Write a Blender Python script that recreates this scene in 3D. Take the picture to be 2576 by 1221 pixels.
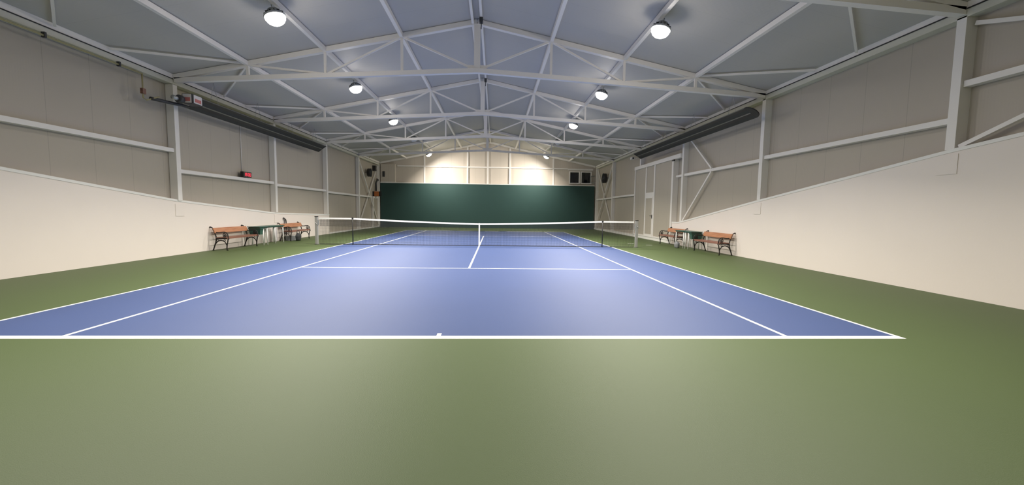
import bpy, bmesh, math, random
from mathutils import Vector, Matrix
random.seed(7)
PI = math.pi
scene = bpy.context.scene
col = scene.collection
for o in list(bpy.data.objects):
    bpy.data.objects.remove(o)

# ------------------------------------------------------------------ camera
CAM = Vector((0.632, -16.318, 1.4364)); YAW, PITCH, ROLL, FPX = 0.0429, -0.0784, 0.0136, 1012.19
cd = bpy.data.cameras.new('camera'); cam = bpy.data.objects.new('camera', cd); col.objects.link(cam)
cy, sy, cp, sp = math.cos(YAW), math.sin(YAW), math.cos(PITCH), math.sin(PITCH)
fwd = Vector((sy*cp, cy*cp, sp)); rt = Vector((cy, -sy, 0)); up = rt.cross(fwd)
cr, sr = math.cos(ROLL), math.sin(ROLL)
r2 = rt*cr + up*sr; u2 = up*cr - rt*sr
m = Matrix.Identity(4)
for i in range(3):
    m[i][0], m[i][1], m[i][2], m[i][3] = r2[i], u2[i], -fwd[i], CAM[i]
cam.matrix_world = m
cd.sensor_fit = 'HORIZONTAL'; cd.sensor_width = 36.0; cd.lens = 36.0*FPX/2576.0
cd.clip_start = 0.05; cd.clip_end = 200
scene.camera = cam

# ------------------------------------------------------------------ world, lamps, exposure
TILT = math.radians(16)
SPREAD = math.radians(141)
LAMP_W = 420.0          # watts of each court lamp
LAMP_COL = (1.0, 0.925, 0.83)
DOME = 55.0            # glow of the lamp's own bulging glass
LAMP_Y = [-11.9, -6.6, -1.3, 4.05, 9.0, 14.6]
w = bpy.data.worlds.new('night'); scene.world = w; w.use_nodes = True
w.node_tree.nodes['Background'].inputs[0].default_value = (0.001, 0.001, 0.0015, 1)
w.node_tree.nodes['Background'].inputs[1].default_value = 1.0
vs = scene.view_settings
scene.display_settings.display_device = 'sRGB'
vs.view_transform = 'Standard'; vs.look = 'None'; vs.gamma = 1.0; vs.use_curve_mapping = False
vs.exposure = 0.0

# ------------------------------------------------------------------ materials
M = {}
def mat(name, c, rough=0.5, metal=0.0, spec=0.5, emit=None, es=0.0, noise=0.0, nscale=3.0, bump=0.0, bscale=60.0):
    m = bpy.data.materials.new(name); m.use_nodes = True; M[name] = m
    nt = m.node_tree; b = nt.nodes['Principled BSDF']
    b.inputs['Base Color'].default_value = (*c, 1); b.inputs['Roughness'].default_value = rough
    b.inputs['Metallic'].default_value = metal; b.inputs['Specular IOR Level'].default_value = spec
    tc = nt.nodes.new('ShaderNodeTexCoord')
    if emit:
        b.inputs['Emission Color'].default_value = (*emit, 1); b.inputs['Emission Strength'].default_value = es
    if noise:
        n = nt.nodes.new('ShaderNodeTexNoise'); n.inputs['Scale'].default_value = nscale; n.inputs['Detail'].default_value = 5
        nt.links.new(tc.outputs['Object'], n.inputs['Vector'])
        r = nt.nodes.new('ShaderNodeMapRange'); r.inputs['To Min'].default_value = 1-noise; r.inputs['To Max'].default_value = 1+noise
        nt.links.new(n.outputs['Fac'], r.inputs['Value'])
        mx = nt.nodes.new('ShaderNodeVectorMath'); mx.operation = 'SCALE'; mx.inputs[0].default_value = c
        nt.links.new(r.outputs[0], mx.inputs['Scale']); nt.links.new(mx.outputs[0], b.inputs['Base Color'])
        m['mul'] = mx.name
    if bump:
        n2 = nt.nodes.new('ShaderNodeTexNoise'); n2.inputs['Scale'].default_value = bscale; n2.inputs['Detail'].default_value = 4
        nt.links.new(tc.outputs['Object'], n2.inputs['Vector'])
        bp = nt.nodes.new('ShaderNodeBump'); bp.inputs['Strength'].default_value = bump; bp.inputs['Distance'].default_value = 0.004
        nt.links.new(n2.outputs['Fac'], bp.inputs['Height']); nt.links.new(bp.outputs[0], b.inputs['Normal'])
    return m

def panel_mat(name, c, axis, pitch=1.0, rough=0.45, off=0.0, depth=0.82):
    """coated sandwich panels: faint vertical joints every `pitch` metres and fine micro-ribs"""
    m = mat(name, c, rough=rough, noise=0.03, nscale=0.8)
    nt = m.node_tree; b = nt.nodes['Principled BSDF']
    tc = nt.nodes['Texture Coordinate'] if 'Texture Coordinate' in nt.nodes else nt.nodes.new('ShaderNodeTexCoord')
    sep = nt.nodes.new('ShaderNodeSeparateXYZ'); nt.links.new(tc.outputs['Object'], sep.inputs[0])
    def mth(op, a, bv=None):
        n = nt.nodes.new('ShaderNodeMath'); n.operation = op
        for i, x in enumerate((a, bv)):
            if x is None: continue
            if isinstance(x, (int, float)): n.inputs[i].default_value = x
            else: nt.links.new(x, n.inputs[i])
        return n.outputs[0]
    a = mth('ADD', sep.outputs[axis], 100.0*pitch+off)
    fr = mth('FRACT', mth('DIVIDE', a, pitch))
    seam = mth('LESS_THAN', fr, 0.014)
    fac = mth('SUBTRACT', 1.0, mth('MULTIPLY', seam, 1-depth))
    mx = nt.nodes[m['mul']]
    sc = nt.nodes.new('ShaderNodeVectorMath'); sc.operation = 'SCALE'
    nt.links.new(mx.outputs[0], sc.inputs[0]); nt.links.new(fac, sc.inputs['Scale'])
    nt.links.new(sc.outputs[0], b.inputs['Base Color'])
    rib = mth('SINE', mth('MULTIPLY', a, 2*PI/0.05))
    bp = nt.nodes.new('ShaderNodeBump'); bp.inputs['Strength'].default_value = 0.12; bp.inputs['Distance'].default_value = 0.002
    nt.links.new(rib, bp.inputs['Height']); nt.links.new(bp.outputs[0], b.inputs['Normal'])
    return m

def floor_mat(name, c, rough, scuff=0.0, spec=0.5):
    m = mat(name, c, rough=rough, spec=spec, noise=0.07, nscale=0.7, bump=0.35, bscale=160)
    if scuff:
        nt = m.node_tree; b = nt.nodes['Principled BSDF']; tc = nt.nodes['Texture Coordinate']
        mp = nt.nodes.new('ShaderNodeMapping'); mp.inputs['Scale'].default_value = (1.0, 0.35, 1); mp.inputs['Rotation'].default_value = (0, 0, 0.9)
        nt.links.new(tc.outputs['Object'], mp.inputs['Vector'])
        n = nt.nodes.new('ShaderNodeTexNoise'); n.inputs['Scale'].default_value = 5.5; n.inputs['Detail'].default_value = 6; n.inputs['Roughness'].default_value = 0.7
        nt.links.new(mp.outputs[0], n.inputs['Vector'])
        r = nt.nodes.new('ShaderNodeMapRange'); r.inputs['From Min'].default_value = 0.72; r.inputs['From Max'].default_value = 0.80; r.inputs['To Max'].default_value = scuff
        nt.links.new(n.outputs['Fac'], r.inputs['Value'])
        mix = nt.nodes.new('ShaderNodeMix'); mix.data_type = 'RGBA'
        nt.links.new(r.outputs[0], mix.inputs['Factor']); nt.links.new(nt.nodes[m['mul']].outputs[0], mix.inputs[6])
        mix.inputs[7].default_value = (0.6, 0.62, 0.62, 1)
        nt.links.new(mix.outputs[2], b.inputs['Base Color'])
    return m

GREEN = (0.052, 0.088, 0.015); BLUE = (0.030, 0.066, 0.205)
floor_mat('court_green', GREEN, 0.60, 0.18, spec=0.8)
floor_mat('court_blue', BLUE, 0.60, 0.30, spec=0.8)
mat('line_white', (0.82, 0.84, 0.82), rough=0.55, noise=0.04, nscale=2)
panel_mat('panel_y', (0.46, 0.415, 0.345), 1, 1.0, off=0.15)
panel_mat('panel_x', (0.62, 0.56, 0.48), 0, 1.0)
panel_mat('roof_panel', (0.54, 0.52, 0.475), 1, 1.0, rough=0.6, depth=0.93)
mat('plaster', (0.86, 0.79, 0.73), rough=0.7, noise=0.02, nscale=1.2, bump=0.2, bscale=25)
mat('steel_white', (0.84, 0.81, 0.77), rough=0.4, noise=0.02)
mat('roof_steel', (0.92, 0.88, 0.82), rough=0.4, noise=0.02)
mat('backdrop_green', (0.022, 0.064, 0.058), rough=0.6, noise=0.06, nscale=1.5)
mat('white_cap', (0.85, 0.84, 0.8), rough=0.5)
mat('gas_yellow', (0.42, 0.37, 0.19), rough=0.45)
mat('eave_cream', (0.66, 0.645, 0.54), rough=0.5, noise=0.04, nscale=1.5)
mat('dark_grey', (0.06, 0.06, 0.063), rough=0.45, metal=0.2)
mat('heater_grey', (0.045, 0.043, 0.048), rough=0.45, metal=0.2, noise=0.1, nscale=4)
mat('seam_grey', (0.30, 0.29, 0.29), rough=0.35, metal=0.6)
mat('black', (0.015, 0.015, 0.016), rough=0.45)
mat('galv', (0.45, 0.47, 0.47), rough=0.35, metal=0.7, noise=0.1, nscale=8)
mat('post_grey', (0.36, 0.36, 0.35), rough=0.4, metal=0.3)
mat('iron', (0.022, 0.018, 0.017), rough=0.5, metal=0.3)
mat('net_black', (0.03, 0.03, 0.03), rough=0.8)
mat('net_white', (0.85, 0.85, 0.83), rough=0.8)
mat('table_green', (0.035, 0.10, 0.075), rough=0.4)
mat('plastic_white', (0.80, 0.80, 0.78), rough=0.4)
mat('bag_white', (0.72, 0.68, 0.70), rough=0.5, noise=0.06, nscale=9)
mat('orange', (0.55, 0.17, 0.045), rough=0.45, noise=0.12, nscale=3)
mat('sticker_red', (0.62, 0.20, 0.18), rough=0.5)
mat('sticker_white', (0.78, 0.74, 0.72), rough=0.5)
mat('led_red', (0.4, 0.01, 0.02), rough=0.5, emit=(1.0, 0.05, 0.10), es=1.3)
mat('led_face', (0.05, 0.006, 0.008), rough=0.3)
mat('bag_dark', (0.025, 0.027, 0.03), rough=0.7, noise=0.2, nscale=8)
mat('crate_grey', (0.22, 0.23, 0.24), rough=0.6)
mat('lamp_glass', (0.9, 0.9, 0.9), rough=0.3, emit=LAMP_COL, es=DOME)
mat('lamp_glass_off', (0.75, 0.75, 0.75), rough=0.15)
def wood(name, c1, c2):
    m = mat(name, c1, rough=0.4); nt = m.node_tree; b = nt.nodes['Principled BSDF']; tc = nt.nodes['Texture Coordinate']
    mp = nt.nodes.new('ShaderNodeMapping'); mp.inputs['Scale'].default_value = (1.2, 14, 14)
    n = nt.nodes.new('ShaderNodeTexNoise'); n.inputs['Scale'].default_value = 2.5; n.inputs['Detail'].default_value = 6
    r = nt.nodes.new('ShaderNodeValToRGB'); r.color_ramp.elements[0].position = 0.35; r.color_ramp.elements[1].position = 0.68
    r.color_ramp.elements[0].color = (*c2, 1); r.color_ramp.elements[1].color = (*c1, 1)
    nt.links.new(tc.outputs['Object'], mp.inputs[0]); nt.links.new(mp.outputs[0], n.inputs['Vector'])
    nt.links.new(n.outputs['Fac'], r.inputs[0]); nt.links.new(r.outputs[0], b.inputs['Base Color'])
wood('wood_orange', (0.52, 0.245, 0.125), (0.38, 0.155, 0.07))
wood('wood_brown', (0.27, 0.125, 0.085), (0.17, 0.075, 0.05))
wood('wood_red', (0.30, 0.14, 0.10), (0.21, 0.095, 0.07))
g = mat('window_glass', (0.9, 0.95, 1.0), rough=0.03); g.node_tree.nodes['Principled BSDF'].inputs['Transmission Weight'].default_value = 1.0

# ------------------------------------------------------------------ mesh helpers
class MB:
    def __init__(s): s.bm = bmesh.new(); s.mi = 0
    def quad(s, *p):
        f = s.bm.faces.new([s.bm.verts.new(q) for q in p]); f.material_index = s.mi; return f
    def box(s, x0, x1, y0, y1, z0, z1):
        s.hexa([(x0,y0,z0),(x1,y0,z0),(x1,y1,z0),(x0,y1,z0),(x0,y0,z1),(x1,y0,z1),(x1,y1,z1),(x0,y1,z1)]); return s
    def hexa(s, P):
        v = [s.bm.verts.new(p) for p in P]
        for a in ((0,3,2,1),(4,5,6,7),(0,1,5,4),(1,2,6,5),(2,3,7,6),(3,0,4,7)):
            s.bm.faces.new([v[i] for i in a]).material_index = s.mi
        return s
    def bar(s, a, b, w, h, up=(0,0,1)):
        """rectangular bar from a to b; w across, h along `up`"""
        a, b, up = Vector(a), Vector(b), Vector(up)
        d = (b-a).normalized(); x = d.cross(up).normalized(); y = x.cross(d).normalized()
        x *= w/2; y *= h/2
        s.hexa([a-x-y, a+x-y, b+x-y, b-x-y, a-x+y, a+x+y, b+x+y, b-x+y]); return s
    def prism(s, poly, off):
        """extrude a polygon (list of 3D points) by vector off"""
        off = Vector(off); v0 = [s.bm.verts.new(p) for p in poly]; v1 = [s.bm.verts.new(Vector(p)+off) for p in poly]
        n = len(poly)
        s.bm.faces.new(v0[::-1]).material_index = s.mi; s.bm.faces.new(v1).material_index = s.mi
        for i in range(n): s.bm.faces.new([v0[i], v0[(i+1)%n], v1[(i+1)%n], v1[i]]).material_index = s.mi
        return s
    def tube(s, pts, r, n=8, closed=False):
        pts = [Vector(p) for p in pts]; k = len(pts); R = r if isinstance(r, (list, tuple)) else [r]*k
        rings = []; prev = None
        for i, p in enumerate(pts):
            if closed: d = (pts[(i+1)%k]-pts[i-1]).normalized()
            else: d = (pts[min(i+1,k-1)]-pts[max(i-1,0)]).normalized()
            if prev is None:
                t = Vector((0,0,1)) if abs(d.z) < 0.9 else Vector((1,0,0)); x = d.cross(t).normalized()
            else:
                x = prev - d*prev.dot(d); x.normalize()
            prev = x; y = d.cross(x)
            rings.append([s.bm.verts.new(p + (x*math.cos(2*PI*j/n)+y*math.sin(2*PI*j/n))*R[i]) for j in range(n)])
        m = k if closed else k-1
        for i in range(m):
            A, B = rings[i], rings[(i+1)%k]
            for j in range(n):
                f = s.bm.faces.new([A[j], A[(j+1)%n], B[(j+1)%n], B[j]]); f.material_index = s.mi; f.smooth = n > 5
        if not closed:
            s.bm.faces.new(rings[0][::-1]).material_index = s.mi; s.bm.faces.new(rings[-1]).material_index = s.mi
        return s
    def lathe(s, prof, c=(0,0,0), n=28, M4=None):
        """prof = [(r,z)...] around z at c"""
        c = Vector(c); rings = []
        for r, z in prof:
            if r < 1e-6:
                q = Vector((0,0,z)); q = M4 @ q if M4 else q; rings.append([s.bm.verts.new(q+c)])
            else:
                L = []
                for j in range(n):
                    q = Vector((r*math.cos(2*PI*j/n), r*math.sin(2*PI*j/n), z)); q = M4 @ q if M4 else q
                    L.append(s.bm.verts.new(q+c))
                rings.append(L)
        for A, B in zip(rings, rings[1:]):
            for j in range(n):
                if len(A) == 1 and len(B) == 1: break
                if len(A) == 1: f = [A[0], B[j], B[(j+1)%n]]
                elif len(B) == 1: f = [A[j], B[0], A[(j+1)%n]]
                else: f = [A[j], B[j], B[(j+1)%n], A[(j+1)%n]]
                f = s.bm.faces.new(f); f.material_index = s.mi; f.smooth = True
        return s
    def build(s, name, mats, parent=None, bevel=0.0, **kw):
        bmesh.ops.recalc_face_normals(s.bm, faces=s.bm.faces)
        me = bpy.data.meshes.new(name); s.bm.to_mesh(me); s.bm.free()
        for mm in (mats if isinstance(mats, (list, tuple)) else [mats]): me.materials.append(M[mm])
        o = bpy.data.objects.new(name, me); col.objects.link(o)
        if parent: o.parent = parent
        if bevel:
            md = o.modifiers.new('bevel', 'BEVEL'); md.width = bevel; md.segments = 2; md.limit_method = 'ANGLE'
        for k, v in kw.items(): o[k] = v
        return o

def tag(o, label, cat, group=None):
    o['label'] = label; o['category'] = cat
    if group: o['group'] = group
    return o
def thing(name, label, cat, loc=(0,0,0), rz=0.0, group=None):
    o = bpy.data.objects.new(name, None); col.objects.link(o); o.location = loc; o.rotation_euler = (0,0,rz)
    o.empty_display_size = 0.2
    return tag(o, label, cat, group)
def copy_tree(o, parent=None):
    c = o.copy(); col.objects.link(c)
    if parent: c.parent = parent
    for ch in [x for x in bpy.data.objects if x.parent == o and x.type != 'LIGHT']: copy_tree(ch, c)
    return c
def structure(o): o['kind'] = 'structure'; return o

# ------------------------------------------------------------------ hall dimensions
XL, XR = -8.95, 9.14          # cladding faces
CL, CR = -8.72, 8.93          # inner faces of the columns
PL, PR = -8.76, 8.92          # faces of the white plinths
YB, YE = -20.0, 17.30         # rear wall, far wall
RX = 0.05                     # ridge
FR = [-14.45, -9.18, -3.88, 1.43, 6.73, 12.03]
def roofz(x, z0=7.08): return z0 - 0.208*abs(x-RX)

# ---- floor with painted court (one continuous surface)
xs = [-9.3, -5.485, -5.435, -4.115, -4.065, -0.025, 0.025, 4.065, 4.115, 5.435, 5.485, 9.5]
ys = [-20.1, -11.885, -11.785, -11.685, -6.40, -6.35, -0.01, 6.35, 6.40, 11.685, 11.785, 11.885, 17.5]
b = MB()
def cellmat(x, y):
    ax, ay = abs(x), abs(y)
    if ax > 5.485 or ay > 11.885: return 0
    if ay > 11.785: return 2
    if ax > 5.435 or 4.065 < ax < 4.115: return 2
    if ax < 4.115 and 6.35 < ay < 6.40: return 2
    if ax < 0.025 and (ay < 6.40 or ay > 11.685): return 2
    return 1
V = {}
for i, x in enumerate(xs):
    for j, y in enumerate(ys): V[i, j] = b.bm.verts.new((x, y, 0))
for i in range(len(xs)-1):
    for j in range(len(ys)-1):
        f = b.bm.faces.new([V[i,j], V[i+1,j], V[i+1,j+1], V[i,j+1]])
        f.material_index = cellmat((xs[i]+xs[i+1])/2, (ys[j]+ys[j+1])/2)
fl = b.build('floor', ['court_green', 'court_blue', 'line_white'])
if fl.data.polygons[0].normal.z < 0: fl.data.flip_normals()
structure(fl)

# ---- side walls: cladding + plinth
ZE = 5.3
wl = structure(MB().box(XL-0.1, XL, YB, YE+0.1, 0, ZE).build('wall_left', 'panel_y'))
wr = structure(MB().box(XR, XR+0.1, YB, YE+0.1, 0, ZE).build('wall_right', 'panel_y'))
def plinth(prof, xf, xb, parent, nm):
    b = MB(); poly = [(xf, prof[0][0], 0)] + [(xf, y, z) for y, z in prof] + [(xf, prof[-1][0], 0)]
    b.prism(poly, (xb-xf, 0, 0))
    return b.build(nm, 'plaster', parent)
LP = [(-19.98, 3.55), (-4.0, 1.63), (1.35, 1.22), (6.95, 1.10)]
RP = [(-19.98, 4.15), (-10.2, 2.77), (-9.2, 2.65), (-3.8, 1.86), (1.55, 1.03), (2.25, 1.02)]
plinth(LP, PL, XL+0.002, wl, 'plinth'); plinth(RP, PR, XR-0.002, wr, 'plinth')
def capstrip(prof, xf, s, parent):
    b = MB()
    for (y0, z0), (y1, z1) in zip(prof, prof[1:]):
        b.hexa([(xf+s*0.012,y0,z0-0.05),(xf+s*0.012,y1,z1-0.05),(xf-s*0.05,y1,z1-0.05),(xf-s*0.05,y0,z0-0.05),
                (xf+s*0.012,y0,z0+0.012),(xf+s*0.012,y1,z1+0.012),(xf-s*0.05,y1,z1+0.012),(xf-s*0.05,y0,z0+0.012)])
    b.build('plinth_capping', 'white_cap', parent)
capstrip(LP, PL, 1, wl); capstrip(RP, PR, -1, wr)
# low white kerbs where the plinths stop
structure(MB().box(XL+0.002, PL, 6.95, 16.99, 0, 0.06).build('baseboard_left', 'white_cap'))
structure(MB().box(PR-0.02, XR-0.002, 2.25, 16.99, 0, 0.13).build('baseboard_right', 'white_cap'))

# ---- far wall with two window openings, rear wall, ceiling
b = MB()
hx = [(6.84, 7.58), (7.80, 8.56)]; hz = (3.84, 4.70)
gx = [XL, hx[0][0], hx[0][1], hx[1][0], hx[1][1], XR]
def wpiece(x0, x1, z0, z1):
    if z1 is None:
        P = [(x0, z0), (x1, z0), (x1, roofz(x1, 7.2))] + ([(RX, roofz(RX, 7.2))] if x0 < RX < x1 else []) + [(x0, roofz(x0, 7.2))]
        b.prism([(x, YE, z) for x, z in P], (0, 0.12, 0))
    else: b.box(x0, x1, YE, YE+0.12, z0, z1)
wpiece(gx[0], gx[1], 0, None); wpiece(gx[2], gx[3], 0, None); wpiece(gx[4], gx[5], 0, None)
for i in (1, 3):
    wpiece(gx[i], gx[i+1], 0, hz[0]); wpiece(gx[i], gx[i+1], hz[1], None)
structure(b.build('wall_back', 'panel_x'))
b = MB(); b.prism([(XL-.1, YB, 0), (XR+.1, YB, 0), (XR+.1, YB, 5.3), (RX, YB, 7.2), (XL-.1, YB, 5.3)], (0, -0.12, 0))
structure(b.build('wall_front', 'panel_x'))
b = MB()
for xe in (XL-0.12, XR+0.12):
    P = [(RX, YB-0.15, 7.08), (xe, YB-0.15, roofz(xe)), (xe, YB-0.15, roofz(xe)+0.12), (RX, YB-0.15, 7.2)]
    b.prism(P, (0, YE-YB+0.4, 0))
structure(b.build('ceiling', 'roof_panel'))

# windows: frame, sash, pane
for i, (x0, x1) in enumerate(hx):
    t = bpy.data.objects.new('window_%d' % (i+1), None); col.objects.link(t); structure(t); t.location = (0, 0, 0)
    z0, z1 = hz; f = 0.085
    b = MB(); y0, y1 = YE-0.10, YE+0.06
    b.box(x0-f, x0, y0, y1, z0-f, z1+f); b.box(x1, x1+f, y0, y1, z0-f, z1+f); b.box(x0, x1, y0, y1, z1, z1+f); b.box(x0, x1, y0, y1, z0-f, z0)
    b.build('window_frame', 'steel_white', t, bevel=0.008)
    MB().box(x0+.002, x1-.002, YE+0.02, YE+0.03, z0+.002, z1-.002).build('pane', 'window_glass', t)

# ---- dark green backdrop wall in front of the far wall
t = thing('backdrop_wall', 'dark green backdrop wall across the far end of the court with white top edge', 'backdrop', (0, 17.0, 0))
MB().box(-8.69, 8.85, 0, 0.16, 0, 3.57).build('backdrop_panel', 'backdrop_green', t)
MB().box(-8.69, 8.85, -0.015, 0.18, 3.572, 3.63).build('top_edge', 'white_cap', t, label='white top edge')

# ------------------------------------------------------------------ steel frame
# columns
def column(x, y, zb, zt, label, s, block=True, w=0.16):
    """s = +1 left wall (faces +x), -1 right wall"""
    t = thing('steel_column', label, 'column', (x, y, 0), 0, 'white steel wall columns')
    d = 0.22
    x0, x1 = sorted((0, -s*d))
    b = MB()
    b.box(x0, x1, -w/2, w/2, zb, zt)
    b.build('shaft', 'steel_white', t, bevel=0.004)
    if block:
        bx0, bx1 = (-0.08, -0.028) if s > 0 else (-0.022, 0.03)
        hh = 0.34
        MB().box(bx0, bx1, -0.17, 0.17, zb-0.11-hh, zb-0.09).build('base_block', 'plaster', t)
    return t
column(CL, FR[2], 1.60, 4.96, 'white steel column on left wall standing behind the burner end of the black heater', 1)
column(CL, FR[3], 1.24, 4.96, 'white steel column on left wall just right of the red clock', 1)
column(CL, FR[4], 1.12, 4.96, 'white steel column on left wall where the white plinth ends', 1, block=False)
column(CL, FR[5], 0.06, 4.96, 'white steel column on left wall beside the crossed braces', 1, block=False)
column(CL, 16.86, 0.06, 4.96, 'white corner column where left wall meets the green backdrop', 1, block=False)
column(CR, FR[1], 2.66, 5.0, 'nearest white steel column, high on right wall above the plinth', -1)
column(CR, FR[2], 1.89, 5.0, 'white steel column on right wall beside the rounded heater end', -1)
column(CR, FR[3], 1.05, 5.0, 'white steel column on right wall beside the big sliding door', -1, block=False)
column(CR, FR[4], 4.13, 5.0, 'short white column piece on right wall above the sliding door', -1, block=False)
column(CR, FR[5]+0.2, 0.13, 5.0, 'white steel column on right wall beyond the net, left of the sliding door', -1, block=False)
column(CR, 16.86, 0.13, 5.0, 'white corner column where right wall meets the green backdrop', -1, block=False)

# girts (wall rails)
def girt(y0, y1, z, s, label, h=0.11):
    xi = (CL if s > 0 else CR) - s*0.05; xo = (XL if s > 0 else XR) + s*0.002
    x0, x1 = sorted((xi, xo))
    o = MB().box(x0, x1, y0, y1, z-h/2, z+h/2).build('wall_rail', 'steel_white', bevel=0.003)
    tag(o, label, 'wall rail', 'white horizontal wall rails')
g2 = 0.085
girt(-19.9, FR[2]-g2, 3.07, 1, 'long white wall rail on left wall nearest the camera')
girt(FR[2]+g2, FR[3]-g2, 2.49, 1, 'white wall rail on left wall directly under the red clock')
girt(FR[3]+g2, FR[4]-g2, 2.42, 1, 'white wall rail on left wall above the bench nearer the net')
girt(FR[4]+g2, FR[5]-g2, 2.36, 1, 'white wall rail on left wall behind the left net post')
girt(FR[5]+g2, 15.0, 2.36, 1, 'short white wall rail crossing the left X braces')
girt(-19.9, FR[1]-g2, 3.81, -1, 'white wall rail on right wall at the right picture edge')
girt(FR[1]+g2, FR[2]-g2, 3.20, -1, 'long white wall rail on right wall between the two nearest columns')
girt(FR[2]+g2, FR[3]-g2, 3.13, -1, 'white wall rail on right wall where two diagonal braces meet')
girt(FR[3]+g2, 2.15, 3.13, -1, 'stub of white wall rail between right column and sliding door', 0.09)
girt(7.5, FR[5]+0.2-g2, 2.50, -1, 'white wall rail on right wall beyond the sliding door')
girt(FR[5]+0.2+g2, 16.75, 2.46, -1, 'white wall rail crossing the right X braces')

def brace(a, b_, label, w=0.07):
    o = MB().bar(a, b_, w, w, up=(1,0,0)).build('wall_brace', 'steel_white')
    tag(o, label, 'brace', 'diagonal wall braces')
xb = CR+0.06
brace((xb, 1.32, 1.08), (xb, -0.92, 3.07), 'lower diagonal brace on right wall rising from beside the door column')
brace((xb, 1.32, 4.93), (xb, -0.92, 3.19), 'upper diagonal brace on right wall running up under the heater')
brace((xb, FR[1]-0.12, 2.70), (xb, -14.3, 4.75), 'diagonal brace rising to the right picture edge just above the plinth')
brace((xb+0.09, FR[1]-0.12, 4.85), (xb+0.09, -14.3, 3.2), 'diagonal brace high up at the right picture edge under the eaves')
xb = CL-0.06
brace((xb, 12.14, 4.85), (xb, 16.75, 0.12), 'brace of the left X falling toward the green backdrop')
brace((xb-0.08, 12.14, 0.2), (xb-0.08, 16.75, 4.85), 'brace of the left X rising toward the green backdrop')
xb = CR+0.06
brace((xb, 12.34, 4.85), (xb, 16.75, 0.2), 'brace of the right X falling toward the green backdrop')
brace((xb+0.08, 12.34, 0.2), (xb+0.08, 16.75, 4.85), 'brace of the right X rising toward the green backdrop')

# eave beams with a cladding angle above
for s, x, nm in ((1, CL, 'left'), (-1, CR, 'right')):
    t = thing('eave_beam', 'long cream white eave beam along the top of the %s wall' % nm, 'beam', (x, 0, 0), 0, 'eave beams')
    x0, x1 = sorted((0, -s*0.22))
    MB().box(x0, x1, YB+0.02, 16.99, 4.97, 5.10).build('beam', 'eave_cream', t)
    zc = roofz(x)
    MB().box(x0, x1-0 if s > 0 else x1, YB+0.02, 16.99, 5.12, zc-0.002).build('upper_strip', 'roof_steel', t)
    # thin black service cable in the gap
    MB().tube([(s*0.012, YB+0.1, 5.11), (s*0.012, 16.8, 5.11)], 0.011, 6).build('cable', 'black', t)

# trusses
def truss(y, label):
    t = thing('roof_truss', label, 'roof truss', (0, y, 0), 0, 'white steel roof trusses')
    tc = lambda x: roofz(x) - 0.075
    bc = lambda x: 5.60 - 0.0585*abs(x-RX)
    XA, XZ = -8.70, 8.92
    b = MB()
    for xe in (XA, XZ): b.bar((RX, 0, tc(RX)-0.005), (xe, 0, tc(xe)-0.005), 0.14, 0.135)
    b.build('top_chord', 'roof_steel', t)
    b = MB()
    for xe in (XA, XZ): b.bar((RX, 0, bc(RX)), (xe, 0, bc(xe)), 0.14, 0.13)
    b.box(RX-0.28, RX+0.28, -0.02, 0.02, bc(RX)-0.07, bc(RX)+0.16)
    b.build('bottom_chord', 'roof_steel', t)
    MB().box(RX-0.09, RX+0.09, -0.05, 0.05, bc(RX)+0.06, tc(RX)-0.06).build('king_post', 'roof_steel', t)
    for s in (-1, 1):
        for px in (2.22, 4.45, 6.68):
            x = RX+s*px
            MB().bar((x, 0, bc(x)+0.06), (x, 0, tc(x)-0.06), 0.07, 0.07, up=(0,1,0)).build('vertical', 'roof_steel', t)
        for a, c in ((0.10, 2.15), (4.38, 2.30), (4.52, 6.60), (8.2, 6.78)):
            x0, x1 = RX+s*a, RX+s*c
            if a > 8: continue
            MB().bar((x0, 0, bc(x0)+0.06), (x1, 0, tc(x1)-0.06), 0.055, 0.055, up=(0,1,0)).build('diagonal', 'roof_steel', t)
    return t
truss(FR[1], 'roof truss nearest the camera, only its ends showing at the top corners')
truss(FR[2], 'largest roof truss fully in view, in front of the second pair of lamps')
truss(FR[3], 'second roof truss in view, between second and third lamp pairs')
truss(FR[4], 'third roof truss in view, just before the unlit lamps')
truss(FR[5], 'smallest and farthest roof truss, just before the far lamps')

# end frame rafters
t = thing('end_rafter', 'sloping white rafters along the top of the far wall', 'rafter', (0, 17.1, 0))
for xe in (-8.7, 8.9):
    MB().bar((RX, 0, roofz(RX)-0.08), (xe, 0, roofz(xe)-0.08), 0.14, 0.14).build('rafter', 'roof_steel', t)

# purlins
names = {-6.68: 'outermost left roof purlin', -4.45: 'left roof purlin carrying the left row of lamps', -2.22: 'inner left roof purlin',
         -0.13: 'left one of the twin ridge purlins', 0.13: 'right one of the twin ridge purlins',
         2.22: 'inner right roof purlin', 4.45: 'right roof purlin carrying the right row of lamps', 6.68: 'outermost right roof purlin'}
for dx, nm in names.items():
    x = RX+dx; w = 0.07 if abs(dx) < 1 else 0.10
    zt = roofz(x)-0.012
    b = MB(); edges = [YB+0.05] + FR + [17.1]
    for y0, y1 in zip(edges, edges[1:]):
        b.box(x-w/2, x+w/2, y0+0.072, y1-0.072, zt-0.12, zt)
    o = b.build('roof_purlin', 'roof_steel'); tag(o, 'long white '+nm, 'purlin', 'roof purlins')

# roof braces: from the outer purlin at each truss to the eaves
bi = 0
bl = ['nearest', 'second', 'third', 'fourth', 'farthest']
for k, y in enumerate(FR[1:]):
    for s in (-1, 1):
        for dy in (-2.05, 2.05):
            x0 = RX+s*6.76; x1 = -8.66 if s < 0 else 8.86
            o = MB().bar((x0, y+0.09*(1 if dy > 0 else -1), roofz(x0)-0.07), (x1, y+dy, roofz(x1)-0.075), 0.05, 0.05).build('roof_brace', 'roof_steel')
            tag(o, 'thin roof brace to the %s eaves, on the %s side of the %s truss' % ('left' if s < 0 else 'right', 'camera' if dy < 0 else 'far', bl[k]), 'roof brace', 'slanting roof braces')

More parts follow.
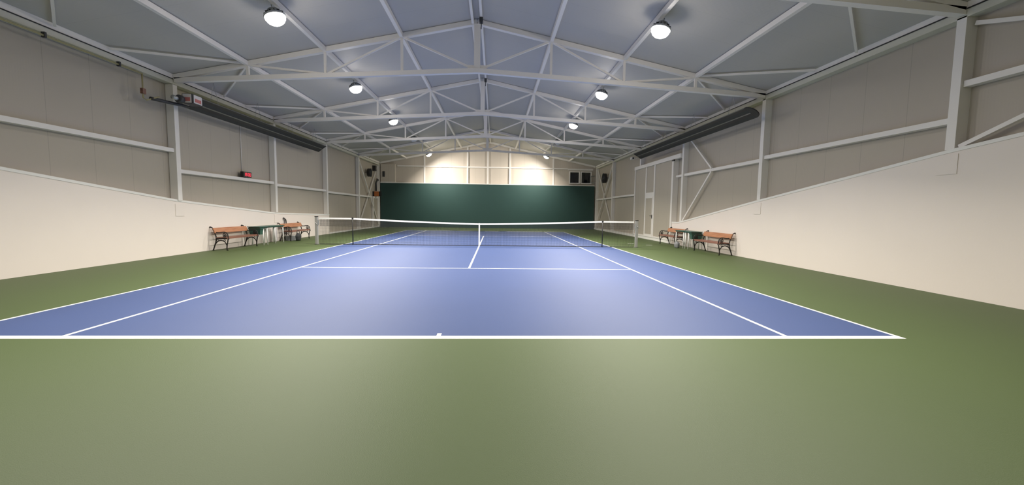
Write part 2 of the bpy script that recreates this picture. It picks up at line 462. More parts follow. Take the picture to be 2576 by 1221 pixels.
# far wall: wind columns and rail
wl_ = {-5.17: 'leftmost thin white column on far wall above the green backdrop', -1.66: 'second thin white column on far wall, left of centre',
       0.0: 'thin white centre column on far wall under the roof peak', 1.82: 'fourth thin white column on far wall, right of centre', 5.42: 'rightmost thin white column on far wall, left of the windows'}
for x, lb in wl_.items():
    o = MB().box(x-0.06, x+0.06, 17.19, YE-0.002, 3.0, roofz(x)-0.15).build('wall_post', 'steel_white'); tag(o, lb, 'column', 'thin far wall columns')
cuts = [-7.42] + sorted(wl_) + [6.70]
zz = 4.98
b = MB()
for a, c in zip(cuts, cuts[1:]): b.box(a+0.062, c-0.062, 17.2, YE-0.002, zz-0.05, zz+0.05)
b.box(6.64, 8.75, 17.2, YE-0.002, 4.86, 5.0)
o = b.build('wall_rail', 'steel_white'); tag(o, 'white horizontal rail across the far wall above the green backdrop', 'wall rail', 'white horizontal wall rails')
# boxed-in duct at the far left corner
t = thing('duct_housing', 'grey boxed-in duct filling the far left corner above the green backdrop', 'duct', (-8.05, 17.02, 3.64))
MB().box(-0.62, 0.55, 0.0, 0.26, 0.03, 1.45).build('housing', 'panel_x', t, bevel=0.01)
MB().box(-0.62, 0.58, -0.03, 0.26, -0.005, 0.028).build('bottom_flange', 'white_cap', t)
MB().box(-0.46, -0.28, -0.03, 0.0, 0.42, 0.86).build('vent_grille', 'dark_grey', t)

# ------------------------------------------------------------------ sliding door (right wall) and far left door
t = bpy.data.objects.new('door_1', None); col.objects.link(t); structure(t); t.location = (8.90, 0, 0)
ya, yb = 2.38, 7.36; z0, z1 = 0.14, 3.92
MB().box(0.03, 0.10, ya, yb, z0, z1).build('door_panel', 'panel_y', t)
b = MB()
b.box(-0.02, 0.235, ya-0.14, ya+0.02, z0, z1); b.box(-0.02, 0.12, yb-0.02, yb+0.08, z0, z1); b.box(-0.02, 0.03, ya, yb, z0, z0+0.07)
b.box(0.0, 0.03, 5.62, 5.74, z0, z1); b.box(0.0, 0.03, 4.42, 4.56, z0, z1)
b.box(0.0, 0.03, 4.56, 5.62, 2.30, 2.52)
b.build('door_frame', 'steel_white', t)
MB().box(-0.04, 0.14, FR[3]+0.09, yb+0.1, 3.92, 4.10).build('top_rail', 'steel_white', t)
MB().box(-0.06, 0.0, 2.16, 2.34, 3.84, 3.90).build('roller', 'black', t)
w_ = MB().box(-0.012, 0.0, 4.60, 5.58, z0+0.10, 2.28).build('wicket_door', 'panel_y', t)
b = MB(); b.box(-0.02, 0.0, 4.56, 4.64, z0+.07, 2.30); b.box(-0.02, 0.0, 5.54, 5.62, z0+.07, 2.30); b.box(-0.02, 0.0, 4.64, 5.54, 2.22, 2.30); b.box(-0.02,0,4.64,5.54,z0+.07,z0+.15)
b.build('wicket_frame', 'steel_white', w_)
b = MB(); b.box(-0.035, -0.02, 4.57, 4.62, 1.14, 1.34); b.tube([(-0.02,4.6,1.27),(-0.09,4.6,1.27),(-0.09,4.74,1.27)], 0.014, 6)
b.build('door_handle', 'black', w_)

t = bpy.data.objects.new('door_2', None); col.objects.link(t); structure(t); t.location = (-8.93, 0, 0)
b = MB(); b.box(0.0, 0.16, 15.32, 15.46, 0, 2.42); b.box(0, 0.16, 16.62, 16.75, 0, 2.42); b.box(0, 0.16, 15.46, 16.62, 2.28, 2.42)
b.build('door_frame', 'steel_white', t)
MB().box(0.04, 0.09, 15.47, 16.61, 0.01, 2.27).build('door_leaf', 'panel_y', t)

# ------------------------------------------------------------------ lamps
def make_lamp(lit):
    t = thing('high_bay_lamp', '-', 'lamp')
    # z = 0 at rim; glass bulges below, heat sink above
    prof = [(0.0, -0.175), (0.07, -0.170), (0.125, -0.150), (0.17, -0.115), (0.20, -0.07), (0.215, -0.02), (0.215, 0.0)]
    g = MB().lathe(prof).build('lamp_glass', 'lamp_glass' if lit else 'lamp_glass_off', t)
    MB().lathe([(0.205, 0.002), (0.225, -0.012), (0.232, 0.0), (0.228, 0.03), (0.13, 0.10), (0.12, 0.16), (0.0, 0.165)]).build('lamp_housing', 'galv', t)
    b = MB()
    for k in range(12):
        a = 2*PI*k/12; b.bar((0.11*math.cos(a), 0.11*math.sin(a), 0.10), (0.2*math.cos(a), 0.2*math.sin(a), 0.055), 0.008, 0.06)
    b.build('cooling_fin', 'dark_grey', t)
    MB().tube([(0,0,0.16),(0,0,0.275)], 0.012, 8).build('hanging_rod', 'galv', t)
    return t
proto_on = make_lamp(True); proto_off = make_lamp(False)
ord_ = ['first', 'nearest', 'second nearest', 'third', 'fourth', 'farthest']
used = set()
for k, y in enumerate(LAMP_Y):
    for s in (-1, 1):
        x = RX+s*4.45; z = roofz(x)-0.13-0.272
        lit = k != 4; p = proto_on if lit else proto_off
        if p not in used: o = p; used.add(p)
        else: o = copy_tree(p)
        o.location = (x, y, z - (0.13 if k == 5 else 0))
        side = 'left' if s < 0 else 'right'
        o['label'] = ('glowing round lamp, %s lit one of the %s row under the roof' % (ord_[k], side)) if lit else 'round lamp under the roof that is switched off, in the %s row' % side
        if k < 1: o['label'] = 'glowing round lamp of the %s row above the near baseline, over the top picture edge' % side
        o['group'] = 'round high bay lamps'
        o.rotation_euler = (0, s*TILT, 0) if k < 5 else (math.radians(14), s*math.radians(30), 0)
        if k == 5:
            r_ = MB().tube([(0,0,0.26),(0.0,-0.02,0.36)], 0.012, 8).build('rod_extension', 'galv', o)
        if lit:
            ld = bpy.data.lights.new('lamp_light', 'AREA'); ld.shape = 'DISK'; ld.size = 0.22; ld.energy = LAMP_W*(0.5, 1, 1, 1, 1, 0.68)[k]; ld.color = LAMP_COL; ld.spread = SPREAD if k < 5 else math.radians(156)
            lo = bpy.data.objects.new('lamp_light', ld); col.objects.link(lo); lo.parent = o; lo.location = (0, 0, -0.185)

# ------------------------------------------------------------------ radiant tube heaters
def heater(xin, xout, zin, zout, y0, y1, s, label, burner):
    """xin/zin = court-side upper edge, xout/zout = wall-side lower edge"""
    xm, zm = (xin+xout)/2, (zin+zout)/2
    t = thing('tube_heater', label, 'heater', (xm, (y0+y1)/2, zm), 0, 'long black tube heaters')
    L = (y1-y0)/2
    a = Vector((xin-xm, 0, zin-zm)); n = Vector((-a.z, 0, a.x)).normalized()
    if n.z < 0: n = -n          # points up, away from the court
    def arch(c0, c1, k=2, h=0.015):
        return [c0.lerp(c1, i/k) + n*(h*math.sin(PI*i/k)) for i in range(k+1)]
    b = MB()
    A = arch(-a, a*0.0 - a*0.05); B = arch(a*0.05, a)
    def rib(P, ys_, off=0.0):
        for i in range(len(P)-1):
            for y_0, y_1 in zip(ys_, ys_[1:]):
                p, q = P[i], P[i+1]
                b.hexa([p+Vector((0,y_0,0)), q+Vector((0,y_0,0)), q+Vector((0,y_1,0)), p+Vector((0,y_1,0)),
                        p+Vector((0,y_0,0))+n*0.008, q+Vector((0,y_0,0))+n*0.008, q+Vector((0,y_1,0))+n*0.008, p+Vector((0,y_1,0))+n*0.008])
    rib(A, [-L, L]); rib(B, [-L, L])
    # closed end plates
    for P in (A, B):
        for yy in (-L, L-0.01): b.prism([p+Vector((0,yy,0)) for p in P], (0, 0.01, 0))
    b.build('reflector', 'heater_grey', t)
    b = MB(); b.bar((0,-L,0), (0,L,0), 0.035, 0.02, up=tuple(n)); b.build('centre_seam', 'seam_grey', t)
    b = MB()
    b.bar(tuple(a+Vector((0,-L,0))), tuple(a+Vector((0,L,0))), 0.012, 0.03, up=tuple(n)); b.build('upper_lip', 'seam_grey', t)
    for yy in (-L*0.8, -L*0.27, L*0.27, L*0.8):
        top = roofz(xm)-0.005-zm
        b = MB(); b.tube([(0, yy, top), tuple(a*0.8+n*0.06+Vector((0,yy,0)))], 0.006, 5); b.tube([(0, yy, top), tuple(-a*0.8+n*0.06+Vector((0,yy,0)))], 0.006, 5)
        b.build('hanger', 'galv', t)
    return t, a, n, L
ht, ha, hn, hL = heater(-8.10, -8.50, 4.63, 4.33, -3.75, 5.15, 1, 'long black tube heater hung under the left eaves with a stickered burner box', True)
b = MB(); b.box(-0.03, 0.27, -hL-0.42, -hL-0.02, -0.10, 0.17); b.build('burner_box', 'dark_grey', ht, bevel=0.01)
b = MB(); b.mi = 0
b.box(0.0, 0.24, -hL-0.432, -hL-0.421, -0.085, 0.155); b.box(0.271, 0.277, -hL-0.38, -hL-0.06, -0.08, 0.15)
b.mi = 1
b.box(0.03, 0.21, -hL-0.440, -hL-0.433, -0.045, 0.06); b.box(0.278, 0.283, -hL-0.34, -hL-0.10, -0.045, 0.05)
b.build('warning_sticker', ['sticker_white', 'sticker_red'], ht, label='white sticker with a red block')
b = MB(); Q = Matrix.Rotation(PI/2, 4, 'X')
b.lathe([(0.0,0),(0.10,0),(0.115,0.03),(0.115,0.12),(0.09,0.15),(0.0,0.15)], c=(0.0,-hL-0.46,-0.02), M4=Q, n=20)
b.build('fan_housing', 'dark_grey', ht)
b = MB(); b.lathe([(0.0,0),(0.055,0),(0.06,0.03),(0.06,0.16),(0.0,0.18)], c=(-0.02,-hL-0.60,-0.02), M4=Q, n=16)
b.build('motor', 'galv', ht)
b = MB(); b.tube([(-0.18,-hL+0.02,-0.11),(-0.18,-hL-0.25,-0.11),(-0.22,-hL-0.45,-0.13),(-0.30,-hL-1.15,-0.17)], 0.045, 10); b.build('flue_pipe', 'dark_grey', ht)
heater(8.20, 8.62, 4.66, 4.39, -4.05, 5.85, -1, 'long black tube heater hung under the right eaves with a rounded near end', False)
# rounded end cover of the right heater
rh = [o for o in bpy.data.objects if o.name.startswith('tube_heater')][-1]
b = MB(); a_ = Vector((8.20-8.41, 0, 4.66-4.525)); n_ = Vector((-a_.z, 0, a_.x)).normalized()
if n_.z < 0: n_ = -n_
P = [a_*math.cos(PI*i/12) + Vector((0, -4.95-0.26*math.sin(PI*i/12), 0)) for i in range(13)]
b.prism(P, tuple(n_*0.03)); b.build('end_cover', 'heater_grey', rh)

# yellow gas pipe on the left
t = thing('gas_pipe', 'thin yellowish gas pipe along the left eaves dropping to the heater', 'pipe', (-8.69, 0, 0))
b = MB(); b.tube([(0.03, -19.8, 4.90), (0.03, -5.05, 4.90)], 0.022, 8); b.tube([(0.03,-5.05,4.91),(0.03,-5.05,4.28),(0.06,-4.98,4.24),(0.18,-4.72,4.40)], 0.018, 8)
b.build('pipe', 'gas_yellow', t)
for yy in (-9.6, -7.35, -5.7): MB().box(-0.01, 0.065, yy-0.02, yy+0.02, 4.86, 4.97).build('bracket', 'dark_grey', t)
MB().box(0.0, 0.07, -5.10, -5.0, 4.38, 4.52).build('valve', 'wood_brown', t)
# dark junction boxes under the ridge
for y, lb in ((FR[2]-0.45, 'in front of the largest truss'), (FR[3]-0.45, 'in front of the second truss'), (FR[4]-0.45, 'in front of the third truss')):
    t = thing('junction_box', 'small dark junction box hanging under the ridge '+lb, 'junction box', (RX+0.13, y, roofz(0.18)-0.132), 0, 'junction boxes under the ridge')
    MB().box(-0.05, 0.05, -0.08, 0.08, -0.13, 0).build('box', 'dark_grey', t, bevel=0.008)
    MB().tube([(0,-0.06,-0.13),(0.01,-0.10,-0.24),(0.0,0.0,-0.30),(0,0.06,-0.20),(0,0.05,-0.13)], 0.012, 6).build('cable_loop', 'black', t)

# ------------------------------------------------------------------ net
def ztop(x):
    ax = abs(x)
    if ax >= 5.03: return 1.07
    return 0.914 + (1.07-0.914)*(ax/5.03)**1.35
t = thing('tennis_net', 'tennis net across the court with white head band and fine black mesh', 'net', (0,0,0))
W = 6.34
b = MB(); nseg = 64
for i in range(nseg):
    x0, x1 = -W+2*W*i/nseg, -W+2*W*(i+1)/nseg
    for y in (0.0,):
        b.hexa([(x0,-0.012,ztop(x0)-0.062),(x1,-0.012,ztop(x1)-0.062),(x1,0.012,ztop(x1)-0.062),(x0,0.012,ztop(x0)-0.062),
                (x0,-0.012,ztop(x0)),(x1,-0.012,ztop(x1)),(x1,0.012,ztop(x1)),(x0,0.012,ztop(x0))])
b.build('head_band', 'net_white', t)
b = MB(); step = 0.047
n = int(2*W/step); rr = 0.0019
for i in range(n+1):
    x = -W+2*W*i/n
    b.bar((x,0,0.02), (x,0,ztop(x)-0.06), rr*2, rr*2, up=(0,1,0))
rows = 20
for j in range(rows+1):
    P = []
    for i in range(33):
        x = -W+2*W*i/32; P.append((x, 0, 0.02+(ztop(x)-0.08)*j/rows))
    for p, q in zip(P, P[1:]): b.bar(p, q, rr*2, rr*2)
b.build('netting', 'net_black', t)
b = MB()   # second, doubled layer in the upper third
for i in range(n):
    x = -W+2*W*(i+0.5)/n; b.bar((x,0.008,ztop(x)-0.33), (x,0.008,ztop(x)-0.06), rr*3.4, rr*3.4, up=(0,1,0))
for j in range(7):
    P = [(-W+2*W*i/32, 0.008, ztop(-W+2*W*i/32)-0.33+0.045*(j+0.5)-0.02) for i in range(33)]
    for p, q in zip(P, P[1:]): b.bar(p, q, rr*3.4, rr*3.4)
b.build('doubled_netting', 'net_black', t)
MB().box(-W, W, -0.010, 0.010, 0.006, 0.030).build('bottom_cord', 'net_black', t)
b = MB(); b.box(-0.027, 0.027, -0.018, -0.013, 0.0, 0.92); b.box(-0.027,0.027,0.013,0.018,0.0,0.92); b.box(-0.027,0.027,-0.018,0.018,0.915,0.922)
b.build('centre_strap', 'net_white', t)
for s, lb in ((-1, 'grey square net post at the left end of the net'), (1, 'grey square net post at the right end of the net')):
    t = thing('net_post', lb, 'net post', (s*6.455, 0, 0), 0, 'net posts')
    MB().box(-0.05, 0.05, -0.05, 0.05, 0.012, 1.10).build('post', 'post_grey', t, bevel=0.008)
    MB().box(-0.055, 0.055, -0.055, 0.055, 1.10, 1.125).build('post_cap', 'black', t)
    MB().lathe([(0.0,0.0),(0.10,0.0),(0.10,0.012),(0.0,0.013)], n=20).build('floor_collar', 'dark_grey', t)
    b = MB(); b.box(-s*0.05-0.03, -s*0.05+0.03, -0.035, 0.035, 0.78, 0.98); b.tube([(0,-0.05,0.88),(0,-0.10,0.88),(0.06,-0.11,0.80)], 0.010, 6)
    b.build('winch', 'galv', t)
for s, lb in ((-1, 'thin black singles stick propping the net on the left'), (1, 'thin black singles stick propping the net on the right')):
    t = thing('singles_stick', lb, 'net stick', (s*5.03, -0.035, 0), 0, 'singles sticks')
    MB().tube([(0,0,0),(0,0,1.06)], 0.018, 8).build('stick', 'black', t)
    MB().box(-0.03, 0.03, -0.02, 0.02, 1.04, 1.085).build('top_clip', 'black', t)

# ------------------------------------------------------------------ benches
def arc(c, r, a0, a1, k=10):
    return [(0, c[0]+r*math.cos(a0+(a1-a0)*i/k), c[1]+r*math.sin(a0+(a1-a0)*i/k)) for i in range(k+1)]
def bez(p0, p1, p2, p3, k=8):
    out = []
    for i in range(k+1):
        u = i/k; v = 1-u
        out.append((0, v**3*p0[0]+3*v*v*u*p1[0]+3*v*u*u*p2[0]+u**3*p3[0], v**3*p0[1]+3*v*v*u*p1[1]+3*v*u*u*p2[1]+u**3*p3[1]))
    return out
def side_frame(t, x, wm='iron'):
    b = MB(); T = lambda P, r: b.tube([(x+p[0], p[1], p[2]) for p in P], [q*1.2 for q in r] if isinstance(r, list) else r*1.22, 6)
    # back leg and back post with finial
    T(bez((-0.25,0.0),(-0.21,0.14),(-0.15,0.24),(-0.14,0.40)), 0.017)
    T(bez((-0.14,0.40),(-0.14,0.50),(-0.20,0.62),(-0.25,0.73)) + bez((-0.25,0.73),(-0.27,0.76),(-0.30,0.775),(-0.33,0.765))[1:], [0.017]*9+[0.017,0.016,0.015,0.014,0.014,0.018,0.024,0.020])
    # front leg, curving up to the seat knob
    T(bez((0.20,0.0),(0.17,0.12),(0.22,0.24),(0.235,0.36)), 0.017)
    T(arc((0.235,0.385), 0.028, -PI/2, PI*1.2), 0.012)
    # arch under the seat
    T(bez((0.19,0.17),(0.15,0.36),(-0.08,0.40),(-0.175,0.20)), 0.014)
    T(arc((0.13,0.335), 0.028, 0, 2*PI, 9), 0.008); T(arc((-0.10,0.335), 0.028, 0, 2*PI, 9), 0.008)
    # seat bar
    T([(0,-0.14,0.395),(0,0.235,0.395)], 0.018)
    # arm rest and scroll
    T(bez((-0.17,0.60),(-0.05,0.57),(0.04,0.605),(0.11,0.61)) + bez((0.11,0.61),(0.20,0.61),(0.25,0.54),(0.24,0.41))[1:], 0.015)
    T(bez((0.12,0.605),(0.13,0.57),(0.08,0.55),(0.085,0.50)) + arc((0.135,0.495), 0.05, PI, PI*2.6)[1:], 0.011)
    T(arc((0.135,0.495), 0.018, 0, 2*PI, 8), 0.012)
    # feet
    T([(0,-0.27,0.010),(0,-0.22,0.010)], 0.012); T([(0,0.18,0.010),(0,0.23,0.010)], 0.012)
    b.build('side_frame', wm, t)
def make_bench(L, seat='wood_brown'):
    t = thing('park_bench', '-', 'bench')
    for sx in (-1, 1): side_frame(t, sx*(L/2-0.05))
    # back plank, leaning
    c0 = Vector((0,-0.155,0.565)); c1 = Vector((0,-0.225,0.735))
    d = Vector((0,0.03,0.012))
    MB().hexa([(-L/2,*c0.yz),(L/2,*c0.yz),(L/2,*(c0+d).yz),(-L/2,*(c0+d).yz),(-L/2,*c1.yz),(L/2,*c1.yz),(L/2,*(c1+d).yz),(-L/2,*(c1+d).yz)]).build('back_plank', 'wood_orange', t, bevel=0.006)
    for y0, y1, dz in ((-0.12,-0.02,0.0),(0.0,0.10,0.0),(0.12,0.225,0.0)):
        MB().box(-L/2, L/2, y0, y1, 0.413+dz, 0.440+dz).build('seat_plank', seat, t, bevel=0.005)
    MB().box(-L/2, L/2, 0.226, 0.246, 0.385, 0.44).build('front_plank', seat, t, bevel=0.004)
    return t
def put_bench(t, x, y, rz, label):
    t.location = (x, y, 0); t.rotation_euler = (0,0,rz); t['label'] = label; t['group'] = 'park benches along the walls'
bA = make_bench(1.76); put_bench(bA, -8.42, -1.83, -PI/2, 'park bench on the left nearest the camera, orange backrest and black iron arms')
bB = make_bench(1.84, 'wood_red'); put_bench(bB, -8.42, 2.36, -PI/2, 'park bench on the left farther from camera, close to the left net post')
bC = make_bench(1.66, 'wood_red'); put_bench(bC, 8.58, 1.42, PI/2, 'park bench on the right farther from camera, partly behind the side table')
bD = copy_tree(bB); put_bench(bD, 8.58, -1.93, PI/2, 'park bench on the right nearest the camera')

# ------------------------------------------------------------------ side tables
def make_table(Ly, dx=0.50, legs=None):
    """origin on floor; long side along y"""
    t = thing('side_table', '-', 'table')
    b = MB(); r = 0.04; P = []
    for cx, cyy, a0 in ((dx/2-r, Ly/2-r, 0), (-dx/2+r, Ly/2-r, PI/2), (-dx/2+r, -Ly/2+r, PI), (dx/2-r, -Ly/2+r, 1.5*PI)):
        for i in range(5): P.append((cx+r*math.cos(a0+i*PI/8), cyy+r*math.sin(a0+i*PI/8), 0.69))
    b.prism(P, (0,0,0.028)); b.build('table_top', 'table_green', t, bevel=0.004)
    MB().box(-dx/2+0.04, dx/2-0.04, -Ly/2+0.05, Ly/2-0.05, 0.655, 0.69).build('apron', 'table_green', t)
    ly = legs or (-Ly/2+0.06, Ly/2-0.06)
    for yy in ly:
        for sx in (-1, 1):
            xx = sx*(dx/2-0.06)
            b = MB(); b.tube([(xx, yy, 0.655), (xx+sx*0.02, yy, 0.0)], [0.026, 0.020], 8); b.build('leg', 'plastic_white', t)
    return t
def tub(x, y, s, label):
    """green plastic tub hooked under the table end"""
    t = thing('plastic_tub', label, 'tub', (x, y, 0), 0, 'green tubs under the tables')
    b = MB(); W0, W1, D0, D1 = 0.10, 0.085, 0.22, 0.185; zt, zb = 0.653, 0.42; th = 0.012
    def ring(w_, d_, z): return [(-d_,-w_,z),(d_,-w_,z),(d_,w_,z),(-d_,w_,z)]
    o1, o0 = ring(W0, D0, zt), ring(W1, D1, zb); i1, i0 = ring(W0-th, D0-th, zt), ring(W1-th, D1-th, zb+th)
    for k in range(4):
        j = (k+1) % 4
        b.quad(o0[k], o0[j], o1[j], o1[k]); b.quad(i0[k], i1[k], i1[j], i0[j]); b.quad(o1[k], o1[j], i1[j], i1[k])
    b.quad(*o0); b.quad(*i0); b.build('tub_body', 'table_green', t)
    b = MB(); b.box(-D0-0.012, D0+0.012, -W0-0.012, -W0, zt-0.03, zt); b.box(-D0-0.012, D0+0.012, W0, W0+0.012, zt-0.03, zt)
    b.box(-D0-0.012, -D0, -W0, W0, zt-0.03, zt); b.box(D0, D0+0.012, -W0, W0, zt-0.03, zt); b.build('tub_rim', 'table_green', t)
    return t
tA = make_table(0.62, legs=(-0.03, 0.23)); tA.location = (-8.38, -0.60, 0); tA['label'] = 'green topped side table beside the nearest left bench, tub hung under it'; tA['group'] = 'side tables'
tB = make_table(1.14, legs=(-0.12, 0.50)); tB.location = (-8.38, 0.30, 0); tB['label'] = 'longer green topped side table with white legs, toward the farther left bench'; tB['group'] = 'side tables'
tC = make_table(0.80); tC.location = (8.55, 0.15, 0); tC['label'] = 'side table on the right with open white legs, beside the farther bench'; tC['group'] = 'side tables'
tD = copy_tree(tA); tD.location = (8.55, -0.59, 0); tD['label'] = 'side table beside the nearest right bench, tub hung under it'
u = tub(-8.36, -0.775, 1, 'dark green plastic tub under the left side table by the nearest bench')
u2 = copy_tree(u); u2.location = (8.57, -0.765, 0); u2['label'] = 'dark green plastic tub under the right side table by the nearest bench'

# loose things near the benches
def blob(name, c, r, mt, label, cat, seed=0, sq=0.0):
    random.seed(seed)
    bm = bmesh.new(); bmesh.ops.create_icosphere(bm, subdivisions=3, radius=1)
    for v in bm.verts:
        k = 1+0.06*math.sin(7*v.co.x+seed)+0.06*math.sin(6*v.co.z+2*seed)+0.03*random.random()
        p = v.co*k; p.z = max(p.z, -0.82)
        v.co = Vector((p.x*r[0], p.y*r[1], (p.z+0.82)*r[2]))
    for f in bm.faces: f.smooth = True
    b = MB(); b.bm.free(); b.bm = bm
    o = b.build(name, mt); o.location = c; return tag(o, label, cat)
bg = blob('sports_bag', (-8.02, 1.75, 0), (0.09, 0.19, 0.19), 'bag_dark', 'dark sports bag on the floor by the front leg of the farther left bench', 'bag', 3)
b = MB(); b.tube([(0,-0.13,0.30),(0,-0.10,0.42),(0,0.0,0.46),(0,0.10,0.42),(0,0.13,0.30)], 0.012, 6); b.build('handle', 'bag_dark', bg)
pb = blob('plastic_bag', (-8.60, 0.98, 0.0), (0.075, 0.11, 0.33), 'bag_white', 'white plastic bag standing by the wall between left table and farther bench', 'bag', 5)
b = MB(); b.tube([(0,-0.05,0.55),(0,-0.03,0.64),(0,0.03,0.64),(0,0.05,0.55)], 0.008, 6); b.build('handle', 'bag_white', pb)
t = thing('storage_crate', 'low grey crate under the farther left bench', 'crate', (-8.42, 2.0, 0))
b = MB()
b.box(-0.14,0.14,-0.28,0.28,0.0,0.02); b.box(-0.14,-0.12,-0.28,0.28,0.02,0.2); b.box(0.12,0.14,-0.28,0.28,0.02,0.2); b.box(-0.12,0.12,-0.28,-0.26,0.02,0.2); b.box(-0.12,0.12,0.26,0.28,0.02,0.2)
b.build('crate_body', 'crate_grey', t); MB().box(-0.155,0.155,-0.295,0.295,0.2,0.225).build('crate_rim', 'plastic_white', t)
gb = blob('cloth_bag', (8.16, -0.02, 0), (0.10, 0.13, 0.15), 'crate_grey', 'small grey bag on the floor in front of the right side tables', 'bag', 9)
b = MB(); b.tube([(0,-0.06,0.24),(0,0,0.31),(0,0.06,0.24)], 0.008, 6); b.build('handle', 'crate_grey', gb)
# curved handle (hooked stick) standing behind the farther left bench
t = thing('hooked_stick', 'dark hooked stick leaning on the wall behind the farther left bench', 'stick', (-8.715, 2.12, 0))
MB().tube([(0.0,0.0,0.0),(0.0,0.02,0.72),(0.0,0.0,0.86),(0.0,-0.05,0.93),(0.0,-0.13,0.95),(0.0,-0.20,0.985)], [0.02,0.02,0.024,0.026,0.026,0.032], 8).build('shaft', 'dark_grey', t)
MB().tube([(0.0,-0.13,0.0),(0.0,-0.13,0.90)], 0.018, 8).build('second_rod', 'dark_grey', t)

# ------------------------------------------------------------------ wall equipment
# red LED clock on the left rail
t = thing('led_clock', 'small black wall clock with red digits standing on the left wall rail', 'clock', (-8.78, -0.56, 2.553))
MB().box(-0.06, 0.06, -0.25, 0.25, 0.012, 0.215).build('clock_case', 'black', t, bevel=0.008)
MB().box(-0.04, 0.04, -0.10, 0.10, -0.006, 0.012).build('clock_foot', 'dark_grey', t)
MB().box(0.0605, 0.063, -0.23, 0.23, 0.03, 0.195).build('clock_face', 'led_face', t)
seg = {'0': 'abcdef', '1': 'bc', '8': 'abcdefg', '2': 'abged'}
b = MB()
def digit(ch, y, w_=0.075, h_=0.115, z=0.055):
    k = 0.014
    # seen from the court (+x side), left to right is +y on this wall
    S = {'a': (y, y+w_, z+h_-k, z+h_), 'g': (y, y+w_, z+h_/2-k/2, z+h_/2+k/2), 'd': (y, y+w_, z, z+k),
         'f': (y, y+k, z+h_/2, z+h_), 'e': (y, y+k, z, z+h_/2), 'b': (y+w_-k, y+w_, z+h_/2, z+h_), 'c': (y+w_-k, y+w_, z, z+h_/2)}
    for c in seg[ch]:
        y0, y1, z0, z1 = S[c]; b.box(0.0635, 0.066, y0, y1, z0, z1)
for ch, y in (('1', -0.215), ('8', -0.115), ('0', 0.02), ('0', 0.12)): digit(ch, y)
for z in (0.085, 0.13): b.box(0.0635, 0.066, -0.017, 0.0, z, z+0.014)
b.build('digits', 'led_red', t)
o = MB().tube([(-8.93, -0.56, 4.96), (-8.93, -0.56, 2.78)], 0.012, 6).build('conduit', 'steel_white'); tag(o, 'thin white cable conduit running down to the red clock', 'conduit')
# wall fans
def fan(x, y, z, s, r, label):
    t = thing('wall_fan', label, 'fan', (x, y, z), 0, 'dark wall fans')
    Q = Matrix.Rotation(s*PI/2, 4, 'Y')
    b = MB(); b.lathe([(r*0.93,0.0),(r,0.0),(r,0.20),(r*1.08,0.22),(r*0.93,0.20),(r*0.93,0.0)], M4=Q, n=28); b.build('fan_ring', 'dark_grey', t)
    b = MB()
    for k in range(5):
        a = 2*PI*k/5; p = []
        for (rr_, w_, tw) in ((0.12*r, 0.10*r, 0.05), (0.88*r, 0.26*r, 0.03)):
            for sg in (-1, 1):
                p.append(Q @ Vector((rr_*math.cos(a)-sg*w_*math.sin(a), rr_*math.sin(a)+sg*w_*math.cos(a), 0.09+sg*tw)))
        up_ = Q @ Vector((0,0,0.006))
        b.hexa([p[0], p[1], p[3], p[2], p[0]+up_, p[1]+up_, p[3]+up_, p[2]+up_])
    b.build('blade', 'dark_grey', t)
    b = MB(); b.lathe([(0,0.04),(0.14*r,0.04),(0.14*r,0.16),(0,0.18)], M4=Q, n=16); b.build('hub', 'black', t)
    b = MB()
    for k in range(5): b.tube([tuple(Q @ Vector((r*(0.18+0.19*k)*math.cos(2*PI*j/20), r*(0.18+0.19*k)*math.sin(2*PI*j/20), 0.21))) for j in range(20)], 0.006, 4, closed=True)
    b.build('guard', 'dark_grey', t)
    b = MB(); q = -s
    b.bar(tuple(Q @ Vector((0, r*0.9, 0.10))), (-s*0.14, r*0.9, 0), 0.04, 0.04); b.bar(tuple(Q @ Vector((0, -r*0.9, 0.10))), (-s*0.14, -r*0.9, 0), 0.04, 0.04)
    b.build('bracket', 'dark_grey', t)
fan(XR-0.15, 14.1, 4.0, -1, 0.36, 'dark round wall fan high on the right wall near the far corner')
fan(XL+0.15, 14.2, 4.12, 1, 0.30, 'smaller dark wall fan high on the left wall near the far corner')
t = thing('wall_speaker', 'dark speaker box under the left eaves near the far corner', 'speaker', (XL+0.002, 15.9, 4.4))
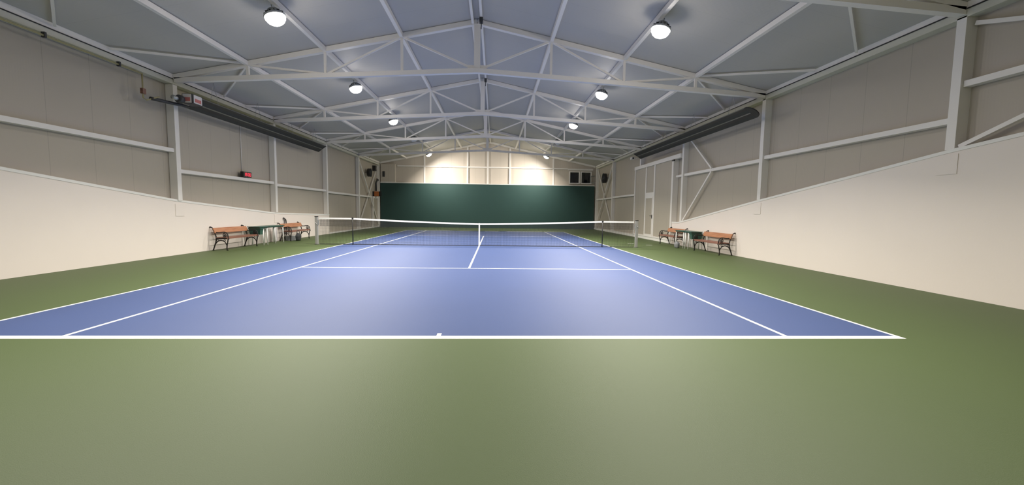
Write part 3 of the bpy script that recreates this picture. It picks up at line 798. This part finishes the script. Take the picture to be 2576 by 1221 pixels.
MB().box(0, 0.26, -0.14, 0.14, 0, 0.42).build('cabinet', 'dark_grey', t, bevel=0.012); MB().box(0.02, 0.24, -0.15, -0.14, 0.03, 0.39).build('grille', 'black', t)
t = thing('pipe_bend', 'dark pipe elbow beside the top left corner of the green backdrop', 'pipe', (XL+0.002, 16.2, 2.86))
MB().tube([(0.14,0,0.0),(0.14,0,0.62),(0.18,0.02,0.78),(0.30,0.05,0.88),(0.14,0.3,0.95)], 0.07, 10).build('pipe', 'dark_grey', t)
t = thing('orange_box', 'orange metal box with black ends mounted above the far left door', 'box', (XL+0.002, 15.9, 2.45))
MB().box(0.13, 0.50, -0.16, 0.16, 0, 0.36).build('box_body', 'orange', t, bevel=0.01)
MB().box(0.50, 0.61, -0.165, 0.165, -0.005, 0.365).build('end_cap', 'black', t); MB().box(0.0, 0.13, -0.165, 0.165, -0.005, 0.365).build('end_cap', 'black', t)
t = thing('security_camera', 'small white camera under the right eaves beyond the heater', 'camera', (XR-0.002, 7.85, 4.62))
MB().box(-0.30, 0, -0.02, 0.02, 0.05, 0.09).build('arm', 'steel_white', t)
MB().box(-0.40, -0.22, -0.16, 0.10, -0.02, 0.12).build('housing', 'plastic_white', t, bevel=0.01); MB().tube([(-0.31,-0.16,0.05),(-0.31,-0.20,0.05)], 0.045, 12).build('lens', 'black', t)
t = thing('corner_pipe', 'grey pipe with a bend in front of the right far window', 'pipe', (8.62, 16.95, 3.7))
MB().tube([(0.26,0,0.16),(-0.06,0,0.16),(-0.12,0,0.20),(-0.12,0,0.60),(-0.08,0,0.68),(0.26,0,0.72)], 0.045, 10).build('pipe', 'post_grey', t)
# loose tape scraps on the green floor by the right net post
o = MB().box(6.75, 7.05, 1.9, 1.95, 0.001, 0.004).build('tape_scrap', 'net_white'); tag(o, 'pale tape scrap on the green floor left of the right net post', 'tape', 'tape scraps')
o = MB().box(7.35, 7.62, 1.2, 1.26, 0.001, 0.004).build('tape_scrap', 'net_white'); tag(o, 'pale tape scrap on the green floor right of the right net post', 'tape', 'tape scraps')
